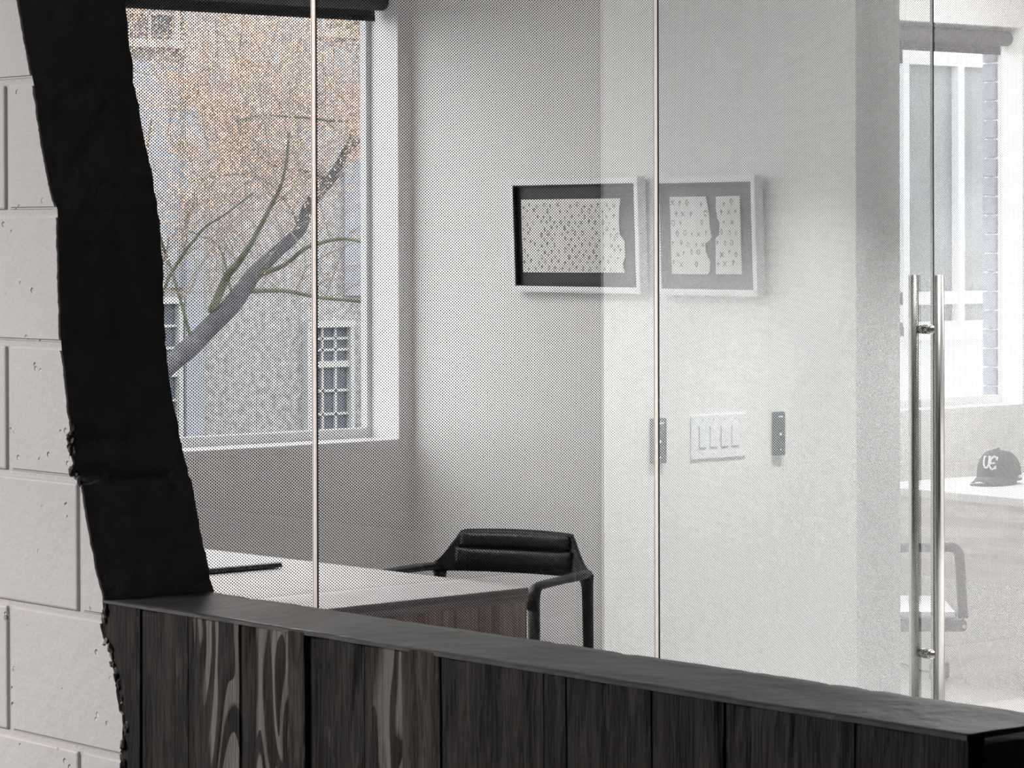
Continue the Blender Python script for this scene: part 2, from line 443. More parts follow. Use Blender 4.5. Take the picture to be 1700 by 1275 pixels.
# jamb linings, sills
for k, (a, b) in enumerate((W1, W2)):
    xf = -8.612 if k == 0 else -8.577
    bm = bmesh.new()
    box(bm, xf, XE + .0012, a, b, ZO - .022, ZO)                 # sill board
    box(bm, xf, XE + .0012, b - .001, b + .010, ZO, ZT); box(bm, xf, XE + .0012, a - .010, a + .001, ZO, ZT)
    box(bm, xf, XE + .0012, a, b, ZT - .001, ZT + .010)
    struct(obj('trim_%d' % (k + 1), bm, 'trim'), 'white sill and reveal of the %s window' % ('first office' if k == 0 else 'second office'), 'trim')
    w = empty('window_%d' % (k + 1), ((xf - .02), (a + b) / 2, ZO))
    struct(w, ['large fixed window with bare tree outside, first office', 'large window with blue-grey brick edge, second office'][k], 'window')
    fd = .035; sw_ = (.022, .007)[k]
    x0, x1 = xf - fd, xf
    boxo('frame_rail', (x0, x1, a, b, ZO, ZO + .035), 'alu', w, .003); boxo('frame_rail', (x0, x1, a, b, ZT - .035, ZT), 'alu', w, .003)
    boxo('frame_stile', (x0, x1, a, a + .022, ZO + .035, ZT - .035), 'alu', w, .003)
    boxo('frame_stile', (x0, x1, b - sw_, b, ZO + .035, ZT - .035), 'alu', w, .003)
    boxo('glass_pane', (x0 + .012, x0 + .014, a + .022, b - sw_, ZO + .035, ZT - .035), 'window_glass', w)
    # roller blind
    bl = empty('roller_blind', (-8.55, (a + b) / 2, 2.44))
    tag(bl, ['dark grey roller blind rolled up over the tree window', 'dark grey roller blind rolled up over the brick-edged window'][k], 'blind', 'roller blinds over the windows')
    bm = bmesh.new(); tube(bm, [(-8.535, a + .03, 2.484), (-8.535, b - .012, 2.484)], .031, 16)
    obj('tube', bm, 'blind', bl, True)
    bm = bmesh.new(); tube(bm, [(-8.535, b - .012, 2.484), (-8.535, b - .004, 2.484)], .026, 12); obj('end_cap', bm, 'blind_tube', bl)
    boxo('fabric', (-8.567, -8.5655, a + .03, b - .02, 2.435, 2.49), 'blind', bl)
    boxo('hem_bar', (-8.570, -8.562, a + .03, b - .02, 2.418, 2.436), 'blind_tube', bl, .002)

# ------------------------------------------------------------------ block wall with the rough opening
prof = [(1.132, -3.942), (1.163, -3.959), (1.211, -3.975), (1.255, -3.991), (1.299, -4.001), (1.303, -4.018), (1.312, -4.033), (1.327, -4.022), (1.349, -4.034),
        (1.364, -4.042), (1.376, -4.030), (1.399, -4.037), (1.472, -4.050), (1.506, -4.060), (1.572, -4.063), (1.646, -4.066), (1.710, -4.068),
        (1.740, -4.085), (1.817, -4.112), (1.910, -4.136), (1.948, -4.150), (2.038, -4.179), (2.2, -4.232), (2.45, -4.33), (2.7, -4.44), (ZC, -4.55)]
profb = [(1.122, -3.938), (1.217, -3.974), (1.295, -3.998), (1.340, -4.023), (1.438, -4.055), (1.513, -4.068), (1.635, -4.075), (1.706, -4.083),
         (1.768, -4.103), (1.835, -4.128), (1.912, -4.151), (2.047, -4.178), (2.2, -4.232), (2.45, -4.33), (2.7, -4.44), (ZC, -4.55)]
low = [(0, -3.90), (.5, -3.905), (.85, -3.900), (.881, -3.897), (.898, -3.902), (.913, -3.890), (.962, -3.890), (.966, -3.900), (.996, -3.906), (1.010, -3.909), (1.040, -3.919),
       (1.059, -3.927), (1.069, -3.941), (1.093, -3.951), (1.110, -3.941), (1.132, -3.942)]


def interp(tab, z):
    if z <= tab[0][0]: return tab[0][1]
    for (z0, x0), (z1, x1) in zip(tab, tab[1:]):
        if z <= z1: return x0 + (x1 - x0) * (z - z0) / max(1e-6, z1 - z0)
    return tab[-1][1]


def edge_x(z):
    x = interp(low, z) if z < 1.13 else interp(prof, z)
    return x + .0028 * noise.noise(Vector((3.1, 0, z * 60))) + .0015 * noise.noise(Vector((9, 0, z * 190)))


wf = empty('wall_front', (-5.0, YW + .1, 0))
struct(wf, 'white painted concrete block wall ending at a rough cut opening', 'wall')
bm = bmesh.new()
zs = [i * .02 for i in range(int(ZC / .02) + 1)] + [ZC]
poly = [(XE + .0, 0)] + [(edge_x(z) - .035, z) for z in zs] + [(XE + .0, ZC)]
prism(bm, poly, lambda u, v, d: (u, YW + .006 + d, v), TW - .006)
obj('mortar_core', bm, 'mortar', wf)
bm = bmesh.new()
zf = [i * .008 for i in range(int(ZC / .008) + 1)] + [ZC]
prism(bm, [(XG, 0)] + [(edge_x(z) - .0012, z) for z in zf] + [(XG, ZC)], lambda u, v, d: (u, YW + .0052 + d, v), .012)
obj('mortar_face', bm, 'mortar', wf)
JZ, JX = 1.9119, -4.2118
bm = bmesh.new(); box(bm, -.1985, .1985, 0, .02, -.0967, .0967); bev(bm, .0035, 2)
cb = obj('block', bm, 'cmu', wf); used = False
for c in range(-6, 11):
    za, zb = JZ - .2032 * (c + 1) + .0049, JZ - .2032 * c - .0049
    if zb < .03 or za > ZC: continue
    za2, zb2 = max(za, .002), min(zb, ZC - .002)
    hx = JX + (.2032 if c % 2 else 0)
    for i in range(-6, 3):
        xa, xb = hx + .4064 * i + .0048, hx + .4064 * (i + 1) - .0048
        if xb < -6.9 or xa < XG + .02: continue
        n = max(2, int((zb2 - za2) / .004))
        rr = [(min(xb, edge_x(za2 + (zb2 - za2) * k / n)), za2 + (zb2 - za2) * k / n) for k in range(n + 1)]
        if max(r[0] for r in rr) <= xa + .006: continue
        if min(r[0] for r in rr) >= xb - 1e-6 and za2 == za and zb2 == zb:
            o = cb if not used else cb.copy()
            if used: col.objects.link(o)
            used = True
            o.location = ((xa + xb) / 2, YW, (za + zb) / 2); o.parent = wf; o.matrix_parent_inverse = wf.matrix_world.inverted()
        else:
            rr = [(max(r[0], xa + .003), r[1]) for r in rr]
            bm = bmesh.new(); prism(bm, [(xa, za2)] + rr + [(xa, zb2)], lambda u, v, d: (u, YW + d, v), .02)
            bmesh.ops.remove_doubles(bm, verts=list(bm.verts), dist=1e-5)
            fr = [e for e in bm.edges if all(abs(v.co.y - YW) < 1e-5 for v in e.verts) and
                  (abs(e.verts[0].co.z - e.verts[1].co.z) < 1e-5 or all(abs(v.co.x - xa) < 1e-5 for v in e.verts))]
            bmesh.ops.bevel(bm, geom=fr, offset=.0035, segments=2, affect='EDGES')
            obj('block', bm, 'cmu', wf)
# black broken reveal of the cut
bm = bmesh.new(); NZ, NY = 200, 18
grid = []
for i in range(NZ + 1):
    z = 1.118 + (ZC - 1.118) * i / NZ
    row = []
    for j in range(NY + 1):
        t = j / NY
        x = edge_x(z) * (1 - t) + (interp(profb, z) + .003 * noise.noise(Vector((5, 1, z * 45)))) * t
        if j > 0:
            x += .004 * noise.noise(Vector((z * 25, t * 6, 0))) + .0025 * noise.noise(Vector((z * 80, t * 18, 4)))
            if t > .2 and abs(((JZ - z) / .2032) % 1 - .5) > .475: x -= .004
            if .28 < t < .8 and abs(z - 1.298 - .004 * t) < .006: x -= .014
        row.append(bm.verts.new((x + .0035, YW + .0012 + (TW + .002) * t, z)))
    grid.append(row)
for i in range(NZ):
    for j in range(NY):
        bm.faces.new((grid[i][j], grid[i][j + 1], grid[i + 1][j + 1], grid[i + 1][j]))
rv = obj('broken_reveal', bm, 'reveal', wf, True); rv['label'] = 'black broken edge of the cut blocks'
# crumbs of dark mortar along the cut
bm = bmesh.new()
for k in range(55):
    z = random.choice([random.uniform(.86, 1.12), random.uniform(1.30, 1.385), random.uniform(1.0, 1.12)])
    x = edge_x(z) + random.uniform(-.002, .010)
    r = random.uniform(.002, .0065)
    mtx = Matrix.Translation((x, YW + random.uniform(.0, .006), z)) @ Matrix.Diagonal((random.uniform(.6, 1.2), .7, random.uniform(.7, 1.8), 1))
    vv = bmesh.ops.create_icosphere(bm, subdivisions=1, radius=r, matrix=mtx)['verts']
    for v in vv: v.co += Vector((random.uniform(-1, 1), random.uniform(-1, 1), random.uniform(-1, 1))) * r * .3
cr = obj('mortar_crumbs', bm, 'cap', wf); cr['kind'] = 'stuff'

# ------------------------------------------------------------------ board-formed concrete parapet
PE = -2.241; YB = 2.735
pp = empty('trim_1', (-3.0, YW + .09, 0)); pp.name = 'wall_parapet'
struct(pp, 'dark board-formed concrete parapet with a smooth top', 'parapet')
bm = bmesh.new()
box(bm, -3.93, PE, YW + .012, YB, 0, SILL - .012)
obj('concrete_core', bm, 'cap', pp)
# top: slightly wavy slab
bm = bmesh.new(); NX, NYY = 150, 10
def top_pt(i, j):
    x = -3.955 + (PE + 3.955) * i / NX; t = j / NYY
    y = YW + .001 + (YB - YW - .001) * t
    if j == 0: y += .0025 * noise.noise(Vector((x * 14, 0, 2)))
    if j == NYY: y += .004 * noise.noise(Vector((x * 22, 5, 2)))
    z = SILL + .0016 * noise.noise(Vector((x * 6, y * 12, 0))) - (.0025 * max(0, noise.noise(Vector((x * 30, 3, 9)))) if j in (0, NYY) else 0)
    return x, y, z
tp = [[bm.verts.new(top_pt(i, j)) for j in range(NYY + 1)] for i in range(NX + 1)]
bt = [[bm.verts.new((tp[i][j].co.x, tp[i][j].co.y, SILL - .0045)) for j in (0, NYY)] for i in range(NX + 1)]
for i in range(NX):
    for j in range(NYY): bm.faces.new((tp[i][j], tp[i + 1][j], tp[i + 1][j + 1], tp[i][j + 1]))
    bm.faces.new((tp[i][0], bt[i][0], bt[i + 1][0], tp[i + 1][0])); bm.faces.new((tp[i][NYY], tp[i + 1][NYY], bt[i + 1][1], bt[i][1]))
for i in (0, NX): bm.faces.new([tp[i][j] for j in range(NYY + 1)] + [bt[i][1], bt[i][0]])
st = obj('smooth_top', bm, 'cap', pp)
for p in st.data.polygons: p.use_smooth = p.normal.z > .7
bx = [-3.943, -3.849, -3.803, -3.723, -3.597, -3.555, -3.475, -3.438, -3.39, -3.309, -3.225, -3.146, -3.112, -3.025, -2.941, -2.9, -2.823, -2.744, -2.667, -2.619, -2.574, -2.492, -2.41, -2.328, PE]
offs = [.004, .010, .003, .004, .008, .002, -.001, .011, .005, .006, .002, .006, .004, .003, .004, .007, .003, .005, .002, .007, .004, .003, .006, .003]
for k in range(len(bx) - 1):
    xa, xb = bx[k] + .0004, bx[k + 1] - .0004
    bm = bmesh.new(); nz = 40
    y0 = YW + offs[k] * .7
    cols_ = 5
    g = []
    for i in range(nz + 1):
        z = (SILL - .0012) * i / nz
        row = []
        for j in range(cols_ + 1):
            if k == 0:
                xl = interp(low, z) - .004
                x = xl + (xb - xl) * j / cols_
            else:
                x = xa + (xb - xa) * j / cols_
            if j in (0, cols_): x += .0016 * noise.noise(Vector((k * 7 + j, 0, z * 14)))
            y = y0 + .0012 * noise.noise(Vector((x * 40, k * 3.3, z * 3)))
            if j in (0, cols_): y += .0012
            row.append(bm.verts.new((x, y, z)))
        g.append(row)
    for i in range(nz):
        for j in range(cols_): bm.faces.new((g[i][j], g[i][j + 1], g[i + 1][j + 1], g[i + 1][j]))
        for j in (0, cols_):
            pass
    # returns to the core
    for j in (0, cols_):
        prev = None
        for i in range(nz + 1):
            v = bm.verts.new((g[i][j].co.x, YW + .03, g[i][j].co.z))
            if prev: bm.faces.new((g[i - 1][j], g[i][j], v, prev))
            prev = v
    obj('board', bm, 'board_plain' if k in (6, 10) else 'board_flaked' if k in (3, 5, 9) else 'board', pp)

# ------------------------------------------------------------------ glass partition and door
def pane(name, y0, y1, z0, z1, mat, parent, edge='clear'):
    bm = bmesh.new(); v, fs = box(bm, XG - .010, XG, y0, y1, z0, z1)
    for f in bm.faces:
        c = f.calc_center_median()
        if abs(c.x - XG) < 1e-5: f.material_index = 0
        elif abs(c.x - XG + .010) < 1e-5: f.material_index = 1
        else: f.material_index = 2
    return obj(name, bm, [mat, 'clear', edge], parent)


gp = empty('wall_glass', (XG, 5.0, 0))
struct(gp, 'full-height glass partition with a fine dotted film', 'glass partition')
ys = [2.76, 3.560, 4.747, 5.934]
for a, b in zip(ys, ys[1:]): pane('glass_pane', a + .006, b - .006, .03, ZC - .03, 'glass', gp)
for y in ys[1:]:
    boxo('joint_strip', (XG + .0005, XG + .0015, y - .009, y + .0045, .03, ZC - .03), 'joint', gp)
    boxo('gasket', (XG - .011, XG + .0045, y + .0045, y + .0075, .03, ZC - .03), 'gasket', gp)
pane('glass_pane', 7.088, 8.6, .03, ZC - .03, 'glass_right', gp); pane('glass_pane', 8.612, 10.2, .03, ZC - .03, 'glass_right', gp)
pane('glass_pane', 10.212, 12.5, .03, ZC - .03, 'glass_right', gp)
boxo('floor_channel', (XG - .025, XG + .015, 2.76, 5.934, 0, .03), 'steel', gp); boxo('floor_channel', (XG - .025, XG + .015, 7.088, 12.5, 0, .03), 'steel', gp)
boxo('head_channel', (XG - .025, XG + .015, 2.76, 12.5, ZC - .03, ZC), 'steel', gp)
dr = empty('door_1', (XG, 6.5, 0)); struct(dr, 'frameless glass door with long steel pull bars', 'door')
pane('glass_leaf', 5.946, 7.079, .012, ZC - .034, 'glass_door', dr, 'glass_edge')
boxo('edge_seal', (XG - .011, XG + .001, 7.0795, 7.0835, .012, ZC - .034), 'gasket', dr)
hd = empty('pull_handle', (XG, 7.054, .24)); hd.parent = dr; hd.matrix_parent_inverse = dr.matrix_world.inverted(); hd.matrix_world = Matrix.Translation((XG, 7.054, .24))
for s in (1, -1):
    xb_ = XG - .005 + s * .052
    bm = bmesh.new(); tube(bm, [(xb_, 7.054, .235), (xb_, 7.054, 1.548)], .0155, 24)
    o = obj('pull_bar', bm, 'steel', dr); 
    for p in o.data.polygons: p.use_smooth = len(p.vertices) == 4
for z in (1.384, .403):
    bm = bmesh.new(); tube(bm, [(XG - .057, 7.054, z), (XG + .047, 7.054, z)], .011, 16); obj('standoff', bm, 'steel', dr, True)
    for s in (0, 1):
        bm = bmesh.new(); xx = XG if s else XG - .010
        tube(bm, [(xx, 7.054, z), (xx + (.016 if s else -.016), 7.054, z)], .0145, 16); obj('collar', bm, 'steel', dr, True)
bpy.data.objects.remove(hd)

# ------------------------------------------------------------------ switches, readers, outlet
XC = XG + 1.0
sp = empty('switch_plate', (XC, 7.145, .94)); tag(sp, 'white four-gang light switch plate on the corridor wall', 'light switch')
bm = bmesh.new(); box(bm, XC - .006, XC, 7.019, 7.270, .938, 1.084); bev(bm, .003); obj('plate', bm, 'plastic', sp)
for i in range(4):
    yc = 7.019 + .0515 + i * .0495
    boxo('rocker_recess', (XC - .0063, XC - .004, yc - .0185, yc + .0185, .975, 1.047), 'slot', sp)
    boxo('rocker', (XC - .010, XC - .005, yc - .0165, yc + .0165, .977, 1.045), 'plastic', sp, .001)
    for z in (.955, 1.067):
        bm = bmesh.new(); tube(bm, [(XC - .0064, yc, z), (XC - .004, yc, z)], .003, 10); obj('screw', bm, 'slot', sp)
for (a, b, nm) in ((7.395, 7.443, 'narrow black card reader with blue light, right of the switches'),
                   (6.838, 6.899, 'narrow black card reader behind the glass joint, left of the switches')):
    rd = empty('card_reader', (XC, (a + b) / 2, .935)); tag(rd, nm, 'card reader', 'card readers on the corridor wall')
    bm = bmesh.new(); box(bm, XC - .018, XC, a, b, .935, 1.081); bev(bm, .003); obj('body', bm, 'reader', rd)
    boxo('status_light', (XC - .0195, XC - .0175, a + .014, b - .014, 1.063, 1.067), 'led', rd)
    bm = bmesh.new(); tube(bm, [(XC - .0195, (a + b) / 2, 1.006), (XC - .0175, (a + b) / 2, 1.006)], .0045, 12); obj('sensor_dot', bm, 'led', rd)
    bm = bmesh.new(); tube(bm, [(XC - .0195, (a + b) / 2, .955), (XC - .0175, (a + b) / 2, .955)], .0025, 10); obj('indicator', bm, 'led', rd)
XO = XG - .02
ou = empty('power_outlet', (XO, 6.903, .23)); tag(ou, 'white power outlet low on the end of the dividing wall', 'outlet')
boxo('plate', (XO, XO + .005, 6.861, 6.946, .230, .352), 'plastic', ou, .002)
for z in (.262, .312):
    boxo('socket', (XO + .004, XO + .007, 6.885, 6.922, z - .016, z + .018), 'plastic', ou, .002)
    for dy in (-.007, .007): boxo('slot', (XO + .006, XO + .0075, 6.9035 + dy - .001, 6.9035 + dy + .001, z, z + .010), 'slot', ou)

# ------------------------------------------------------------------ framed prints
def glyph(bm, kind, cx, cz, s, to3):
    def bar(x0, z0, x1, z1, w):
        dx, dz = x1 - x0, z1 - z0; L = math.hypot(dx, dz); nx, nz = -dz / L * w, dx / L * w
        vv = [bm.verts.new(to3(x, z)) for x, z in ((x0 + nx, z0 + nz), (x1 + nx, z1 + nz), (x1 - nx, z1 - nz), (x0 - nx, z0 - nz))]
        bm.faces.new(vv)
    w = s * .11
    if kind == 0:
        bar(cx - s * .5, cz - s * .5, cx + s * .5, cz + s * .5, w); bar(cx - s * .5, cz + s * .5, cx + s * .5, cz - s * .5, w)
    elif kind == 1:
        bar(cx, cz - s * .6, cx, cz + s * .6, w); bar(cx - s * .4, cz + s * .1, cx + s * .4, cz + s * .1, w)
    elif kind == 2:
        for k in range(8):
            if k % 2 and random.random() < .35: continue
            a, b = 2 * PI * k / 8, 2 * PI * (k + 1) / 8
            bar(cx + s * .5 * math.cos(a), cz + s * .65 * math.sin(a), cx + s * .5 * math.cos(b), cz + s * .65 * math.sin(b), w)
    elif kind == 3:
        q = [(0, .7), (.4, 0), (0, -.7), (-.4, 0)]
        for k in range(4):
            a, b = q[k], q[(k + 1) % 4]; bar(cx + s * a[0], cz + s * a[1], cx + s * b[0], cz + s * b[1], w)
    else:
        bar(cx - s * .3, cz - s * .6, cx - s * .3, cz + s * .6, w); bar(cx - s * .3, cz + s * .55, cx + s * .3, cz + s * .35, w)
        bar(cx + s * .3, cz + s * .35, cx - s * .25, cz, w)


def inside(poly, x, z, mg):
    def pin(x, z):
        c = False
        for (x1, z1), (x2, z2) in zip(poly, poly[1:] + poly[:1]):
            if (z1 > z) != (z2 > z) and x < (x2 - x1) * (z - z1) / (z2 - z1) + x1: c = not c
        return c
    return all(pin(x + dx, z + dz) for dx, dz in ((mg, 0), (-mg, 0), (0, mg), (0, -mg)))


def picture(x0, x1, z0, z1, papers, label, rows):
    root = empty('framed_print', ((x0 + x1) / 2, YF, z0)); tag(root, label, 'picture', 'framed prints on the dividing wall')
    D0 = .036; fwid = .0205; lean = .036
    def T(x, d, z): return (x, YF - .0015 - d - (z - z0) * lean, z)     # top tips forward a little
    def lbox(name, a, b, mats, parent, bv=0):
        bm = bmesh.new(); vs_, _ = box(bm, a[0], b[0], a[1], b[1], a[2], b[2])
        if bv: bev(bm, bv)
        for v in bm.verts: v.co = T(*v.co)
        return obj(name, bm, mats, parent)
    lbox('frame_rail', (x0, 0, z1 - fwid), (x1, D0, z1), 'frame_white', root, .0012)
    lbox('frame_rail', (x0, 0, z0), (x1, D0, z0 + fwid), 'frame_white', root, .0012)
    lbox('frame_stile', (x0, 0, z0 + fwid), (x0 + fwid * .9, D0, z1 - fwid), 'frame_white', root, .0012)
    lbox('frame_stile', (x1 - fwid * .9, 0, z0 + fwid), (x1, D0, z1 - fwid), 'frame_white', root, .0012)
    lbox('mat_board', (x0 + .003, .002, z0 + .003), (x1 - .003, .017, z1 - .003), 'mat_black', root)
    i0, i1, j0, j1 = x0 + fwid * .9, x1 - fwid * .9, z0 + fwid, z1 - fwid
    for a, b in (((i0, .017, j0), (i0 + .003, D0 - .003, j1)), ((i1 - .003, .017, j0), (i1, D0 - .003, j1)),
                 ((i0, .017, j1 - .003), (i1, D0 - .003, j1)), ((i0, .017, j0), (i1, D0 - .003, j0 + .003))):
        lbox('inner_lining', a, b, 'mat_black', root)
    lbox('glazing', (i0 + .003, D0 - .007, j0 + .003), (i1 - .003, D0 - .006, j1 - .003), 'picture_glass', root)
    for poly in papers:
        bm = bmesh.new(); prism(bm, poly, lambda u, v, d: T(u, .0195 + d, v), .0012)
        pa = obj('torn_print', bm, 'paper', root)
        bm = bmesh.new(); xs = [p[0] for p in poly]; zz = [p[1] for p in poly]
        sp_, sz = (.034, .0185) if rows == 0 else (.033, .031)
        r = 0; z = max(zz) - .022
        while z > min(zz) + .01:
            x = min(xs) + .012 + (sp_ * .5 if r % 2 else 0); c = 0
            while x < max(xs):
                gx, gz = x + random.uniform(-.004, .004), z + random.uniform(-.005, .005)
                if random.random() > .12 and inside(poly, gx, gz, .006):
                    glyph(bm, [0, 2, 4, 1, 3][(c * 2 + r * 3) % 5], gx, gz, random.uniform(.008, .0125) * (1 if rows == 0 else 1.25), lambda a_, b_: T(a_, .0213, b_))
                x += sp_; c += 1
            z -= sz; r += 1
        pm = obj('printed_marks', bm, 'ink', pa); pm['kind'] = 'stuff'
    return root


def jag(pts, n=4, amp=.0016, seed=0):
    out = []
    for i in range(len(pts) - 1):
        (x0, z0), (x1, z1) = pts[i], pts[i + 1]
        for k in range(n):
            t = k / n; out.append((x0 + (x1 - x0) * t + amp * noise.noise(Vector((i * 3 + k + seed, 1.3, .7))), z0 + (z1 - z0) * t))
    out.append(pts[-1]); return out


tornL = jag([(-7.360, 1.789), (-7.366, 1.750), (-7.369, 1.711), (-7.366, 1.672), (-7.343, 1.652), (-7.343, 1.605), (-7.355, 1.580), (-7.352, 1.565), (-7.345, 1.551)])
picture(-7.889, -7.260, 1.484, 1.857, [[(-7.846, 1.549), (-7.846, 1.790)] + tornL],
        'wide white frame with one torn patterned print on black mat', 0)
t1 = jag([(-6.967, 1.791), (-6.956, 1.755), (-6.951, 1.690), (-6.946, 1.667), (-6.951, 1.656), (-6.975, 1.645), (-6.973, 1.619), (-6.954, 1.587), (-6.957, 1.560), (-6.968, 1.549)], 3, .0015, 20)
t2 = jag([(-6.921, 1.790), (-6.922, 1.755), (-6.916, 1.721), (-6.906, 1.708), (-6.911, 1.671), (-6.927, 1.662), (-6.930, 1.550)], 3, .0015, 40)
picture(-7.179, -6.735, 1.482, 1.854, [[(-7.128, 1.549), (-7.128, 1.791)] + t1, t2 + [(-6.816, 1.550), (-6.816, 1.791)]],
        'smaller white frame with a print torn in two strips', 1)

# ------------------------------------------------------------------ desk with laptop
dk = empty('desk', (0, 0, 0)); tag(dk, 'plywood desk with pale top under the tree window', 'desk')
ca, sa = math.cos(math.radians(2.2)), math.sin(math.radians(2.2))
dk.matrix_world = Matrix(((ca, -sa, 0, -6.441), (sa, ca, 0, 5.547), (0, 0, 1, 0), (0, 0, 0, 1)))
# local: desk spans x -1.86..0, y -0.84..0
def lobj(name, b, mats, root, bevel=0):
    bm = bmesh.new(); box(bm, *b)
    if bevel: bev(bm, bevel, 1)
    o = obj(name, bm, mats); o.parent = root; return o
lobj('desk_top', (-1.86, 0, -.84, 0, .7085, .71), 'desk_top', dk)
lobj('top_edge', (-1.86, 0, -.84, 0, .671, .7085), 'desk_edge', dk)
lobj('end_panel', (-.036, -.003, -.80, -.004, 0, .671), 'desk_panel', dk)
lobj('end_panel', (-1.86, -1.83, -.80, -.04, 0, .671), 'desk_panel', dk)
lobj('back_panel', (-1.83, -.036, -.80, -.775, .3, .671), 'desk_panel', dk)
lp = empty('laptop', (-7.45, 5.16, .71)); tag(lp, 'closed silver laptop with side shade painted dark, lying on the desk', 'laptop')
bm = bmesh.new(); box(bm, -7.64, -7.285, 4.98, 5.335, .7135, .7245); bev(bm, .002); obj('base', bm, 'laptop_side_shade', lp)  # near-black base stands in for shade on the silver sides
bm = bmesh.new(); box(bm, -7.638, -7.287, 4.982, 5.333, .7245, .7285); bev(bm, .0012); obj('lid', bm, 'silver', lp)
for x in (-7.62, -7.305):
    for y in (5.0, 5.315):
        bm = bmesh.new(); tube(bm, [(x, y, .71), (x, y, .7137)], .006, 8); obj('foot', bm, 'gasket', lp)

# ------------------------------------------------------------------ black leather armchair at the desk
ch = empty('armchair', (-7.10, 5.93, 0)); tag(ch, 'black leather low-back armchair tucked behind the desk', 'chair')
OC = Vector((-7.18, 6.14, 0)); Wv = Vector((.93, .37, 0)).normalized(); Fv = Vector((.37, -.93, 0)).normalized()
def CP(w, f, z): return OC + Wv * w + Fv * f + Vector((0, 0, z))
def backsheet(bm, u0, u1, zlo, zhi, off, th, nu=30, nv=8, bulge=0.0, pad=False):
    A = []
    for side in (0, 1):
        rows = []
        for i in range(nu + 1):
            u = u0 + (u1 - u0) * i / nu; row = []
            for j in range(nv + 1):
                v = j / nv
                lo, hi = zlo(u), zhi(u); z = lo + (hi - lo) * v
                f = .055 * (u / .27) ** 2 + .0 - (z - .66) * .22 + off
                e = (1 - abs(2 * (i / nu) - 1) ** 6) * (1 - abs(2 * v - 1) ** 4)
                f += (th / 2 + bulge * e) if side == 0 else -th / 2
                row.append(bm.verts.new(CP(u, f, z)))
            rows.append(row)
        A.append(rows)
    for s in (0, 1):
        for i in range(nu):
            for j in range(nv): bm.faces.new((A[s][i][j], A[s][i + 1][j], A[s][i + 1][j + 1], A[s][i][j + 1]))
    for i in range(nu):
        for j in (0, nv): bm.faces.new((A[0][i][j], A[0][i + 1][j], A[1][i + 1][j], A[1][i][j]))
    for j in range(nv):
        for i in (0, nu): bm.faces.new((A[0][i][j], A[0][i][j + 1], A[1][i][j + 1], A[1][i][j]))
def ztop(u):
    a = abs(u)
    if a < .185: return .777 - .004 * (a / .185) ** 2
    t = min(1, (a - .185) / .09)
    return .668 + .105 * (1 - t ** 1.25) ** 1.9 if t < 1 else .668
bm = bmesh.new(); backsheet(bm, -.275, .275, lambda u: .648, ztop, 0, .016, 44, 8); obj('back_shell', bm, 'black_metal', ch, True)
bm = bmesh.new(); backsheet(bm, -.187, .187, lambda u: .722, lambda u: ztop(u) - .006, .010, .008, 30, 6, .010); obj('back_cushion', bm, 'leather', ch, True)
bm = bmesh.new(); backsheet(bm, -.197, .197, lambda u: .664, lambda u: .720, .010, .008, 30, 6, .009); obj('back_cushion', bm, 'leather', ch, True)
for s in (-1, 1):
    bm = bmesh.new()
    pth = smooth_path([CP(s * .245, .03, .660), CP(s * .268, .10, .662), CP(s * .280, .24, .664), CP(s * .286, .38, .664), CP(s * .287, .425, .660), CP(s * .287, .445, .640), CP(s * .286, .447, .60)], 6)
    tube(bm, pth, [.021] * 12 + [.019] * (len(pth) - 12), 12, (Vector((0, 0, 1)), .62))
    o = obj('armrest', bm, 'black_metal', ch, True)
    for p in o.data.vertices:
        pass
    bm = bmesh.new(); tube(bm, [CP(s * .287, .447, .635), CP(s * .280, .425, .3), CP(s * .274, .405, 0)], [.019, .016, .012], 12); obj('leg', bm, 'black_metal', ch, True)
    bm = bmesh.new(); tube(bm, [CP(s * .250, .035, .655), CP(s * .252, .03, .62), CP(s * .252, .02, .3), CP(s * .252, .0, 0)], [.024, .018, .015, .012], 12); obj('leg', bm, 'black_metal', ch, True)
bm = bmesh.new(); M4 = Matrix((( Wv.x, Fv.x, 0, OC.x), (Wv.y, Fv.y, 0, OC.y), (0, 0, 1, 0), (0, 0, 0, 1)))
box(bm, -.215, .215, .02, .44, .405, .44); bev(bm, .016, 3); bm.transform(M4); obj('seat', bm, 'leather', ch, True)
bm = bmesh.new(); box(bm, -.225, .225, .03, .43, .385, .405); bev(bm, .004, 1); bm.transform(M4); obj('seat_frame', bm, 'black_metal', ch)

# ------------------------------------------------------------------ second office: desk, cap, low chair
d2 = empty('desk', (0, 0, 0)); tag(d2, 'white-topped desk with pale plywood front, second office', 'desk')
a2 = math.radians(-3.0); c2, s2 = math.cos(a2), math.sin(a2)
d2.matrix_world = Matrix(((c2, -s2, 0, -8.16), (s2, c2, 0, 8.705), (0, 0, 1, 0), (0, 0, 0, 1)))
lobj('desk_top', (0, 1.75, 0, .92, .69, .72), 'desk2_top', d2, .002)
lobj('front_panel', (.02, 1.73, .012, .034, .398, .688), 'desk2_panel', d2)
for y in (.05, .84): lobj('leg', (1.69, 1.73, y, y + .04, 0, .69), 'dark_metal', d2)
lobj('wall_cleat', (-.29, 0, .30, .38, .62, .688), 'plastic', d2)
ad = empty('small_floor_box', (-7.80, 8.83, 0)); tag(ad, 'small black box with a cable on the floor under the second desk', 'adapter')
bm = bmesh.new(); box(bm, -7.875, -7.825, 8.76, 8.83, .0, .065); bev(bm, .01); obj('body', bm, 'gasket', ad, True)  # dark floor object, not identified; drawn as a plain box with cable
bm = bmesh.new(); tube(bm, smooth_path([(-7.86, 8.80, .03), (-7.98, 8.85, .012), (-8.15, 8.95, .008), (-8.4, 9.0, .008)]), .004, 6); obj('cable', bm, 'gasket', ad)

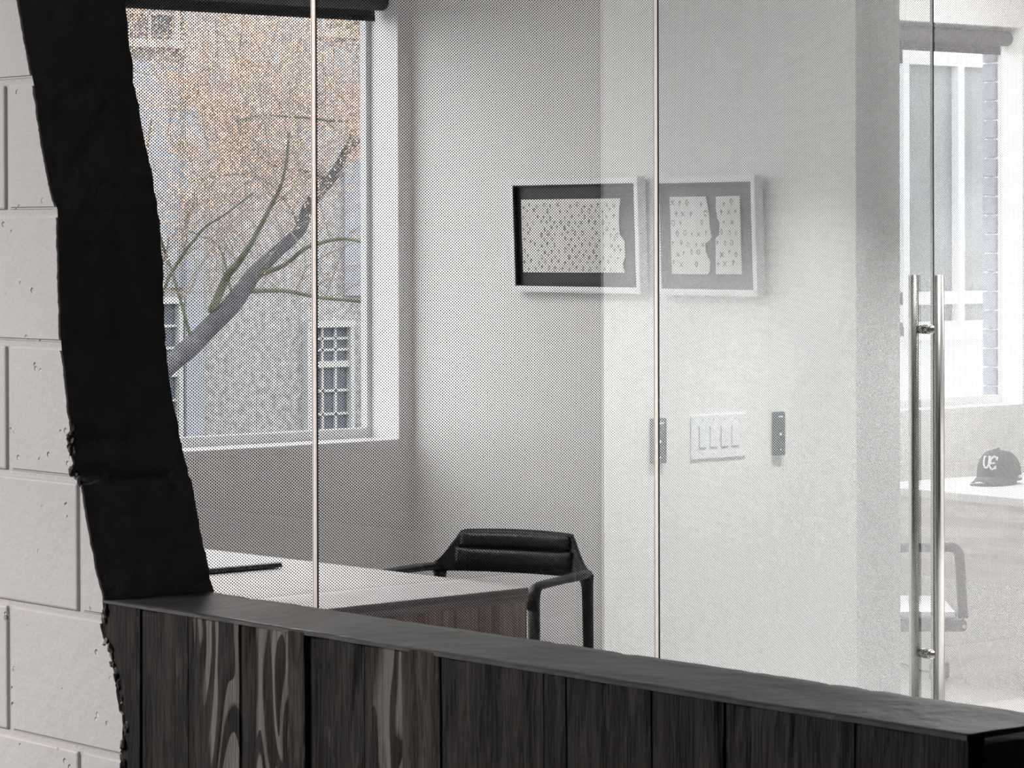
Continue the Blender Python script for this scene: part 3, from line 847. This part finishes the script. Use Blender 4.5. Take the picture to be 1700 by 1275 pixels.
# baseball cap
cp = empty('baseball_cap', (-7.845, 9.10, .72)); tag(cp, 'dark grey baseball cap with white monogram on the second desk', 'cap')
fdir = Vector((.30, -.95, 0)).normalized()      # where the peak points
sdir = Vector((-fdir.y, fdir.x, 0))
CC = Vector((-7.838, 9.125, .722))
def KP(f, s, z): return CC + fdir * f + sdir * s + Vector((0, 0, z))
bm = bmesh.new(); NA, NR = 36, 12; g = []
for i in range(NR + 1):
    t = i / NR; row = []
    for k in range(NA):
        a = 2 * PI * k / NA; ca_, sa_ = math.cos(a), math.sin(a)
        rr = (1 - t ** 2.6) ** (1 / 2.4) if t < 1 else 0.0
        front = max(0, ca_)
        h = .116 * t * (1 + .06 * front)
        f = ca_ * rr * (.100 + .0) + .008 * t; s = sa_ * rr * .083
        row.append(bm.verts.new(KP(f, s, .012 + h)))
    g.append(row)
for i in range(NR):
    for k in range(NA): bm.faces.new((g[i][k], g[i][(k + 1) % NA], g[i + 1][(k + 1) % NA], g[i + 1][k]))
bmesh.ops.remove_doubles(bm, verts=list(bm.verts), dist=1e-4)
obj('crown', bm, 'cap_cloth', cp, True)
bm = bmesh.new(); A = []
for side in (0, 1):
    rows = []
    for i in range(17):
        s = -1 + 2 * i / 16; row = []
        for j in range(8):
            t = j / 7
            inner = math.sqrt(max(0, 1 - (s * .97) ** 2)) * .100
            outer = inner * .55 + .095 * math.sqrt(max(0, 1 - abs(s) ** 2.4)) + .035
            f = inner + (outer - inner) * t
            z = .030 - .030 * abs(s) ** 1.8 * (0.35 + .65 * t) - .012 * t - (.002 if side else 0)
            row.append(bm.verts.new(KP(f, s * .084, max(z, -.0005))))
        rows.append(row)
    A.append(rows)
for q in (0, 1):
    for i in range(16):
        for j in range(7): bm.faces.new((A[q][i][j], A[q][i + 1][j], A[q][i + 1][j + 1], A[q][i][j + 1]))
for i in range(16): bm.faces.new((A[0][i][7], A[0][i + 1][7], A[1][i + 1][7], A[1][i][7]))
obj('peak', bm, 'cap_cloth', cp, True)
bm = bmesh.new(); bmesh.ops.create_uvsphere(bm, u_segments=10, v_segments=6, radius=.006, matrix=Matrix.Translation(KP(.008, 0, .130))); obj('top_button', bm, 'cap_cloth', cp, True)
bm = bmesh.new(); tube(bm, smooth_path([KP(-.09, .045, .02), KP(-.106, 0, .022), KP(-.09, -.045, .02)]), .007, 8); obj('back_strap', bm, 'dark_metal', cp, True)
bm = bmesh.new()
def crown_pt(s, z, off=.003):
    t = min(.98, max(0, (z - .012) / .12)); rr = (1 - t ** 2.6) ** (1 / 2.4)
    sa_ = max(-1, min(1, s / (.083 * rr))); f = math.sqrt(1 - sa_ * sa_) * rr * .100 + .008 * t
    return KP(f + off, s, z)
def stroke(pts, w=.0035):
    tube(bm, [crown_pt(s, z) for s, z in smooth_path_2(pts)], w, 6)
def smooth_path_2(pts):
    return [(p.x, p.y) for p in smooth_path([(a, b, 0) for a, b in pts], 5)]
stroke([(-.026, .104), (-.024, .080), (-.016, .064), (-.006, .066), (-.002, .080), (-.003, .104)])
stroke([(.026, .098), (.014, .106), (.004, .092), (.003, .072), (.012, .058), (.025, .066)])
stroke([(-.030, .104), (-.020, .104)], .003); stroke([(-.008, .104), (.002, .104)], .003); stroke([(.002, .080), (.022, .082)], .003)
stroke([(.026, .092), (.026, .104)], .003); stroke([(.025, .058), (.025, .072)], .003)
mg = obj('monogram', bm, 'cap_white', cp, True); mg['label'] = 'raised white interlaced monogram'
bm = bmesh.new(); tube(bm, [CC + fdir * f_ + sdir * s_ + Vector((0, 0, .028)) for f_, s_ in ((-.03, .0825), (.0, .0855), (.012, .0855))], .006, 8); obj('side_patch', bm, 'cap_white', cp, True)

# low loop-back chair
lc = empty('low_chair', (-7.04, 7.60, 0)); tag(lc, 'dark loop-back chair seen behind the door pull bars', 'chair')
Pc = Vector((-6.725, 7.624, 0)); av = Vector((-.67, -.74, 0)).normalized(); nv_ = Vector((-.74, .67, 0)).normalized()
def LP(a, n, z): return Pc + av * a + nv_ * n + Vector((0, 0, z))
bm = bmesh.new()
lpth = [LP(-.018, .0, .43), LP(-.012, 0, .52), LP(-.006, -.005, .62), LP(.002, -.006, .648), LP(.022, -.007, .660), LP(.06, -.012, .661), LP(.23, -.03, .661), LP(.40, -.012, .661), LP(.438, -.007, .660), LP(.458, -.006, .648), LP(.466, -.005, .62), LP(.472, 0, .52), LP(.478, 0, .43)]
tube(bm, smooth_path(lpth, 5), .0165, 10); obj('back_loop', bm, 'dark_metal', lc, True)
ML = Matrix(((av.x, nv_.x, 0, Pc.x), (av.y, nv_.y, 0, Pc.y), (0, 0, 1, 0), (0, 0, 0, 1)))
bm = bmesh.new(); box(bm, 0.0, .46, .0, .45, .425, .452); bev(bm, .012, 3); bm.transform(ML); obj('seat', bm, 'silver', lc, True)
bm = bmesh.new(); box(bm, -.03, .49, -.012, .44, .385, .425); bev(bm, .014, 3); bm.transform(ML); obj('seat_shell', bm, 'dark_metal', lc, True)
for a_ in (-.018, .478):
    bm = bmesh.new(); tube(bm, [LP(a_, -.014, .405), LP(a_, -.030, .405)], .007, 12); obj('bolt', bm, 'steel', lc, True)
bm = bmesh.new(); tube(bm, [LP(.23, .21, .08), LP(.23, .21, .39)], .025, 16); obj('column', bm, 'dark_metal', lc, True)
for k in range(4):
    a_ = PI / 4 + k * PI / 2
    e_ = LP(.23 + .27 * math.cos(a_), .21 + .27 * math.sin(a_), .018)
    bm = bmesh.new(); tube(bm, [LP(.23, .21, .085), e_], [.022, .014], 10); lg = obj('leg', bm, 'dark_metal', lc, True)
    bm = bmesh.new(); tube(bm, [e_ - Vector((0, 0, .018)), e_], .014, 10); obj('foot', bm, 'gasket', lg)

# ------------------------------------------------------------------ ceiling lamps (above the frame); corridor and office ones are added fill
def unseen_ceiling_lamp(x, y, sx, sy, power, label, tint=(1, .972, .968)):
    t = empty('unseen_ceiling_light', (x, y, ZC - .05)); tag(t, label, 'ceiling light', 'flat ceiling lights')
    bm = bmesh.new(); box(bm, x - sx / 2 - .02, x + sx / 2 + .02, y - sy / 2 - .02, y + sy / 2 + .02, ZC - .03, ZC - .001); bev(bm, .004); obj('housing', bm, 'trim', t)
    boxo('diffuser', (x - sx / 2, x + sx / 2, y - sy / 2, y + sy / 2, ZC - .034, ZC - .0305), 'diffuser', t)
    ld = bpy.data.lights.new('lamp_glow', 'AREA'); ld.shape = 'RECTANGLE'; ld.size = sx; ld.size_y = sy; ld.energy = power; ld.color = tint
    lo = bpy.data.objects.new('lamp_glow', ld); col.objects.link(lo); lo.location = (x, y, ZC - .04); lo.parent = t; lo.matrix_parent_inverse = t.matrix_world.inverted()


unseen_ceiling_lamp(-6.1, -.4, 1.6, 1.2, LAMP_FRONT, 'flat ceiling light in front of the block wall')
unseen_ceiling_lamp(-5.95, 9.0, .3, 2.4, FILL_CORRIDOR, 'added unseen fill light over the corridor')  # added to brighten the corridor wall mirrored in the glass
unseen_ceiling_lamp(-7.5, 4.6, .9, .9, FILL_OFFICE, 'added unseen fill light over the desk by the tree')  # added fill that lifts the first office
unseen_ceiling_lamp(-7.5, 9.0, 1.2, 1.2, FILL_OFFICE2, 'added unseen fill light of the second office')  # added fill that lifts the second office and the corridor wall

def added_spot(y, power, label):  # unseen spot, added to brighten the lower part of the corridor wall
    t = empty('added_fill_spot', (XG + .16, y, ZC - .12)); tag(t, label, 'added fill light', 'added unseen spots brightening the corridor wall')
    a = Vector((XG + .16, y, ZC - .10)); aim = Vector((XC, y, -.25)); d = (aim - a).normalized()
    bm = bmesh.new(); tube(bm, [(a.x, a.y, ZC), (a.x, a.y, ZC - .03)], .03, 16); obj('base', bm, 'trim', t, True)
    bm = bmesh.new(); tube(bm, [(a.x, a.y, ZC - .03), (a.x, a.y, ZC - .10)], .008, 10); obj('stem', bm, 'trim', t, True)
    bm = bmesh.new(); tube(bm, [a - d * .05, a - d * .04, a + d * .06], [.02, .035, .035], 18); obj('barrel', bm, 'trim', t, True)
    ld = bpy.data.lights.new('spot_glow', 'SPOT'); ld.energy = power; ld.spot_size = math.radians(54); ld.spot_blend = 1; ld.shadow_soft_size = .05
    lo = bpy.data.objects.new('spot_glow', ld); col.objects.link(lo)
    lo.matrix_world = Matrix.Translation(a + d * .075) @ d.to_track_quat('-Z', 'Y').to_matrix().to_4x4()
    mw = lo.matrix_world.copy(); lo.parent = t; lo.matrix_parent_inverse = t.matrix_world.inverted(); lo.matrix_world = mw


for yy, nm in ((6.9, "nearest"), (7.6, "second"), (8.4, "third"), (9.5, "farthest")):
    added_spot(yy, FILL_SPOT, nm + ' added unseen fill spot along the corridor ceiling')

# ------------------------------------------------------------------ outside: ground, houses, tree
g0 = boxo('floor_street', (-60, XEO - .3, -30, 70, -3.3, -3.0), 'asphalt'); struct(g0, 'asphalt street below the windows', 'street')
hs = empty('apartment_building', (-28.5, 20, -3.0)); tag(hs, 'pebble-dashed house with white sash windows beyond the tree', 'building')
XH = -28.0
boxo('stucco_wall', (XH - .4, XH, 10, 32, -3.0, 9.0), 'stucco', hs)
for (a, b) in ((19.15, 19.38), (21.75, 22.0), (16.9, 17.1)): boxo('pilaster', (XH, XH + .12, a, b, -3.0, 9.0), 'stone', hs)
for (a, b, c, d) in ((18.35, 19.15, 1.12, 3.55), (21.36, 21.75, 1.0, 3.85), (20.75, 21.36, 2.4, 3.85)): boxo('spandrel_panel', (XH, XH + .05, a, b, c, d), 'stone', hs)


def sash(y0, y1, z0, z1, ncol, nrow, split):
    bm = bmesh.new(); x0, x1 = XH, XH + .09
    fwd = .055
    box(bm, x0, x1, y0, y0 + fwd, z0 + .04, z1 - .07); box(bm, x0, x1, y1 - fwd, y1, z0 + .04, z1 - .07); box(bm, x0, x1 + .012, y0, y1, z1 - .07, z1); box(bm, x0, x1 + .04, y0 - .03, y1 + .03, z0 - .05, z0 + .04)
    zm = z0 + (z1 - z0) * split
    box(bm, x0, x1 - .02, y0 + fwd, y1 - fwd, zm - .035, zm + .035)
    w = obj('window', bm, 'sash', hs)
    ya, yb = y0 + fwd, y1 - fwd
    for (za, zb, nr) in ((z0 + .04, zm - .035, nrow), (zm + .035, z1 - .07, max(1, nrow - 2))):
        for c in range(ncol):
            for r in range(nr):
                pw, ph = (yb - ya) / ncol, (zb - za) / nr
                boxo('pane', (x0 + .005, x0 + .02, ya + c * pw + .014, ya + (c + 1) * pw - .014, za + r * ph + .014, za + (r + 1) * ph - .014), 'pane', w)
        bm = bmesh.new()
        for c in range(1, ncol): box(bm, x0 + .005, x0 + .05, ya + c * pw - .014, ya + c * pw + .014, za, zb)
        for r in range(1, nr): box(bm, x0 + .005, x0 + .05, ya, yb, za + r * (zb - za) / nr - .014, za + r * (zb - za) / nr + .014)
        if nr > 1 or ncol > 1: obj('muntins', bm, 'sash', w)


sash(20.80, 21.46, -1.15, .72, 3, 5, .74)
sash(18.42, 19.13, -1.15, 1.02, 3, 5, .62)
sash(18.38, 19.10, 3.75, 5.6, 2, 3, .5)
sash(21.02, 21.70, 3.95, 5.8, 2, 3, .5)

b2 = empty('shop_building', (-14.2, 16.5, -3.0)); tag(b2, 'white rendered building with tall white-framed windows beside the brick', 'building')
X2 = -14.0
boxo('lower_wall', (X2 - .3, X2, 13.2, 26.0, -3.0, 1.0), 'white_ext', b2)
boxo('upper_wall', (X2 - .3, X2, 13.2, 26.0, 2.95, 3.4), 'white_ext', b2)
boxo('side_pier', (X2 - .3, X2, 13.2, 15.30, 1.0, 2.95), 'white_ext', b2)
boxo('window_sill', (X2 - .05, X2 + .10, 15.30, 26.0, .97, 1.06), 'white_ext', b2)
for y in [15.30 + .545 * i for i in range(20)]: boxo('mullion', (X2 - .06, X2 + .04, y, y + .055, 1.0, 2.95), 'white_ext', b2)
for (c, d) in ((2.80, 2.90), (1.205, 1.29), (1.0, 1.09)): boxo('rail', (X2 - .05, X2 + .03, 15.30, 26.0, c, d), 'white_ext', b2)
for y in [15.375 + .545 * i for i in range(19)]:
    for (c, d) in ((1.29, 2.80), (1.09, 1.205)): boxo('pane', (X2 - .035, X2 - .025, y - .02, y + .49, c, d), 'pane2', b2)

tr = empty('street_tree', (-17.5, 10.2, -3.0)); tag(tr, 'bare tree with peach buds outside the first window', 'tree')
limbs = {
 'trunk': [(-17.5, 10.2, -3.0, .10), (-17.43, 10.33, -1.64, .077), (-17.26, 10.54, -.52, .077), (-17.04, 10.82, .18, .073), (-16.84, 11.05, .56, .07), (-16.64, 11.29, .84, .066), (-16.54, 11.42, .98, .066), (-16.39, 11.6, 1.23, .064), (-16.3, 11.7, 1.4, .054), (-16.2, 11.83, 1.56, .043), (-16.11, 11.94, 1.7, .041), (-16.07, 11.99, 1.88, .039), (-15.96, 12.11, 2.06, .035), (-15.91, 12.18, 2.22, .025), (-15.84, 12.26, 2.34, .019), (-15.73, 12.4, 2.57, .015), (-15.63, 12.52, 2.95, .012)],
 'a': [(-16.46, 11.51, 1.2, .031), (-16.19, 11.45, 1.43, .025), (-15.94, 11.36, 1.53, .021), (-15.69, 11.27, 1.65, .017), (-15.43, 11.19, 1.8, .015), (-15.16, 11.12, 2.01, .011), (-14.94, 11.0, 2.29, .007)],
 'b': [(-16.29, 11.72, 1.41, .019), (-15.95, 11.73, 1.51, .015), (-15.66, 11.69, 1.6, .013), (-15.38, 11.64, 1.65, .011), (-15.04, 11.64, 1.63, .009), (-14.67, 11.7, 1.57, .007)],
 'c': [(-16.32, 11.68, 1.32, .015), (-16.39, 11.99, 1.32, .014), (-16.45, 12.3, 1.28, .012), (-16.43, 12.71, 1.23, .01), (-16.4, 13.13, 1.19, .006)],
 'd': [(-16.75, 11.18, .80, .015), (-16.46, 11.13, 1.33, .011), (-16.18, 11.08, 1.56, .011), (-15.9, 11.02, 1.69, .009), (-15.62, 10.97, 1.79, .007), (-15.28, 10.98, 1.93, .005)],
 'e': [(-16.38, 11.61, 1.30, .01), (-16.65, 11.68, 1.61, .008), (-16.92, 11.75, 1.67, .006), (-17.22, 11.79, 1.72, .006)],
 'f': [(-15.93, 12.16, 2.21, .015), (-15.7, 12.04, 2.3, .013), (-15.48, 11.91, 2.37, .011), (-15.35, 11.68, 2.38, .009), (-15.28, 11.38, 2.39, .007), (-15.21, 11.07, 2.4, .005), (-15.15, 10.76, 2.36, .005)],
 'g': [(-15.84, 12.26, 2.34, .014), (-16.03, 12.42, 2.54, .012), (-16.24, 12.57, 2.79, .01), (-16.47, 12.69, 2.9, .008), (-16.69, 12.81, 3.0, .006), (-16.89, 12.97, 3.2, .006)],
 'h': [(-16.1, 11.95, 1.7, .012), (-16.38, 12.01, 1.92, .008), (-16.66, 12.07, 2.04, .008), (-17.02, 12.03, 2.08, .006), (-17.38, 11.99, 2.05, .006)],
 'i': [(-16.54, 11.42, .98, .012), (-16.42, 11.19, 1.38, .01), (-16.28, 10.97, 1.72, .008), (-16.12, 10.77, 2.02, .006), (-15.89, 10.66, 2.38, .006)],
 'j': [(-15.99, 12.08, 2.03, .01), (-16.3, 12.1, 2.11, .008), (-16.63, 12.1, 2.14, .006), (-16.97, 12.1, 2.28, .006), (-17.33, 12.06, 2.33, .004)]}
starts = []
for kname, pts in limbs.items():
    sm = smooth_path([Vector(p[:3]) for p in pts], 4)
    rads = []
    for i in range(len(pts) - 1):
        for k in range(4): rads.append(pts[i][3] + (pts[i + 1][3] - pts[i][3]) * k / 4)
    rads.append(pts[-1][3])
    wob = [p + Vector((noise.noise(p * 3), noise.noise(p * 3 + Vector((9, 0, 0))), noise.noise(p * 3 + Vector((0, 7, 0))))) * .02 for p in sm]
    bm = bmesh.new(); tube(bm, wob, rads, 10)
    obj('trunk' if kname == 'trunk' else 'branch', bm, 'bark' if kname == 'trunk' else 'moss', tr, True)
    starts += [p for p, r in zip(wob, rads) if r < .04 and p.z > 1.2]
# fine twigs and buds
rng = random.Random(5)
bmt = bmesh.new(); bmb = bmesh.new()


def bud(p, s):
    n = Vector((rng.gauss(0, 1), rng.gauss(0, 1), rng.gauss(0, 1))).normalized()
    t = n.orthogonal().normalized(); b = n.cross(t)
    a = rng.uniform(0, PI); t, b = t * math.cos(a) + b * math.sin(a), b * math.cos(a) - t * math.sin(a)
    vv = [bmb.verts.new(p + d) for d in (t * s, b * s * .55, -t * s, -b * s * .55, n * s * .5, -n * s * .5)]
    for i in range(4):
        bmb.faces.new((vv[i], vv[(i + 1) % 4], vv[4])); bmb.faces.new((vv[(i + 1) % 4], vv[i], vv[5]))


def twig(p, d, L, r, depth):
    n = 5; pts = [p]
    for i in range(n):
        d = (d + Vector((rng.gauss(0, .22), rng.gauss(0, .22), rng.gauss(.05, .22)))).normalized()
        p = p + d * L / n; pts.append(p)
    tube(bmt, pts, [r * (1 - .7 * i / n) for i in range(n + 1)], 3)
    for i in range(1, n + 1):
        if depth > 0 and rng.random() < .8:
            dd = (d + Vector((rng.gauss(0, .8), rng.gauss(0, .8), rng.gauss(.1, .7)))).normalized()
            twig(pts[i], dd, L * rng.uniform(.4, .7), r * .6, depth - 1)
        dens = min(1, max(.06, (pts[i].z - 1.35) / .9))
        for k in range(3):
            if rng.random() < dens * .5:
                bud(pts[i] + Vector((rng.uniform(-.04, .04), rng.uniform(-.04, .04), rng.uniform(-.04, .04))), rng.uniform(.007, .014))


for k in range(95):
    s = rng.choice(starts)
    twig(s, Vector((rng.gauss(0, 1), rng.gauss(-.2, 1), rng.gauss(.9, .5))).normalized(), rng.uniform(.5, 1.1), .006, 2)
for k in range(80):   # upper crown
    s = Vector((-16.4 + rng.gauss(0, .9), 11.3 + rng.uniform(-1.3, 1.3), rng.uniform(2.0, 3.4)))
    twig(s, Vector((rng.gauss(0, 1), rng.gauss(0, 1), rng.gauss(.3, .6))).normalized(), rng.uniform(.4, .9), .005, 2)
o = obj('twigs', bmt, 'twig', tr); o['kind'] = 'stuff'
o = obj('buds', bmb, 'bud', tr); o['kind'] = 'stuff'
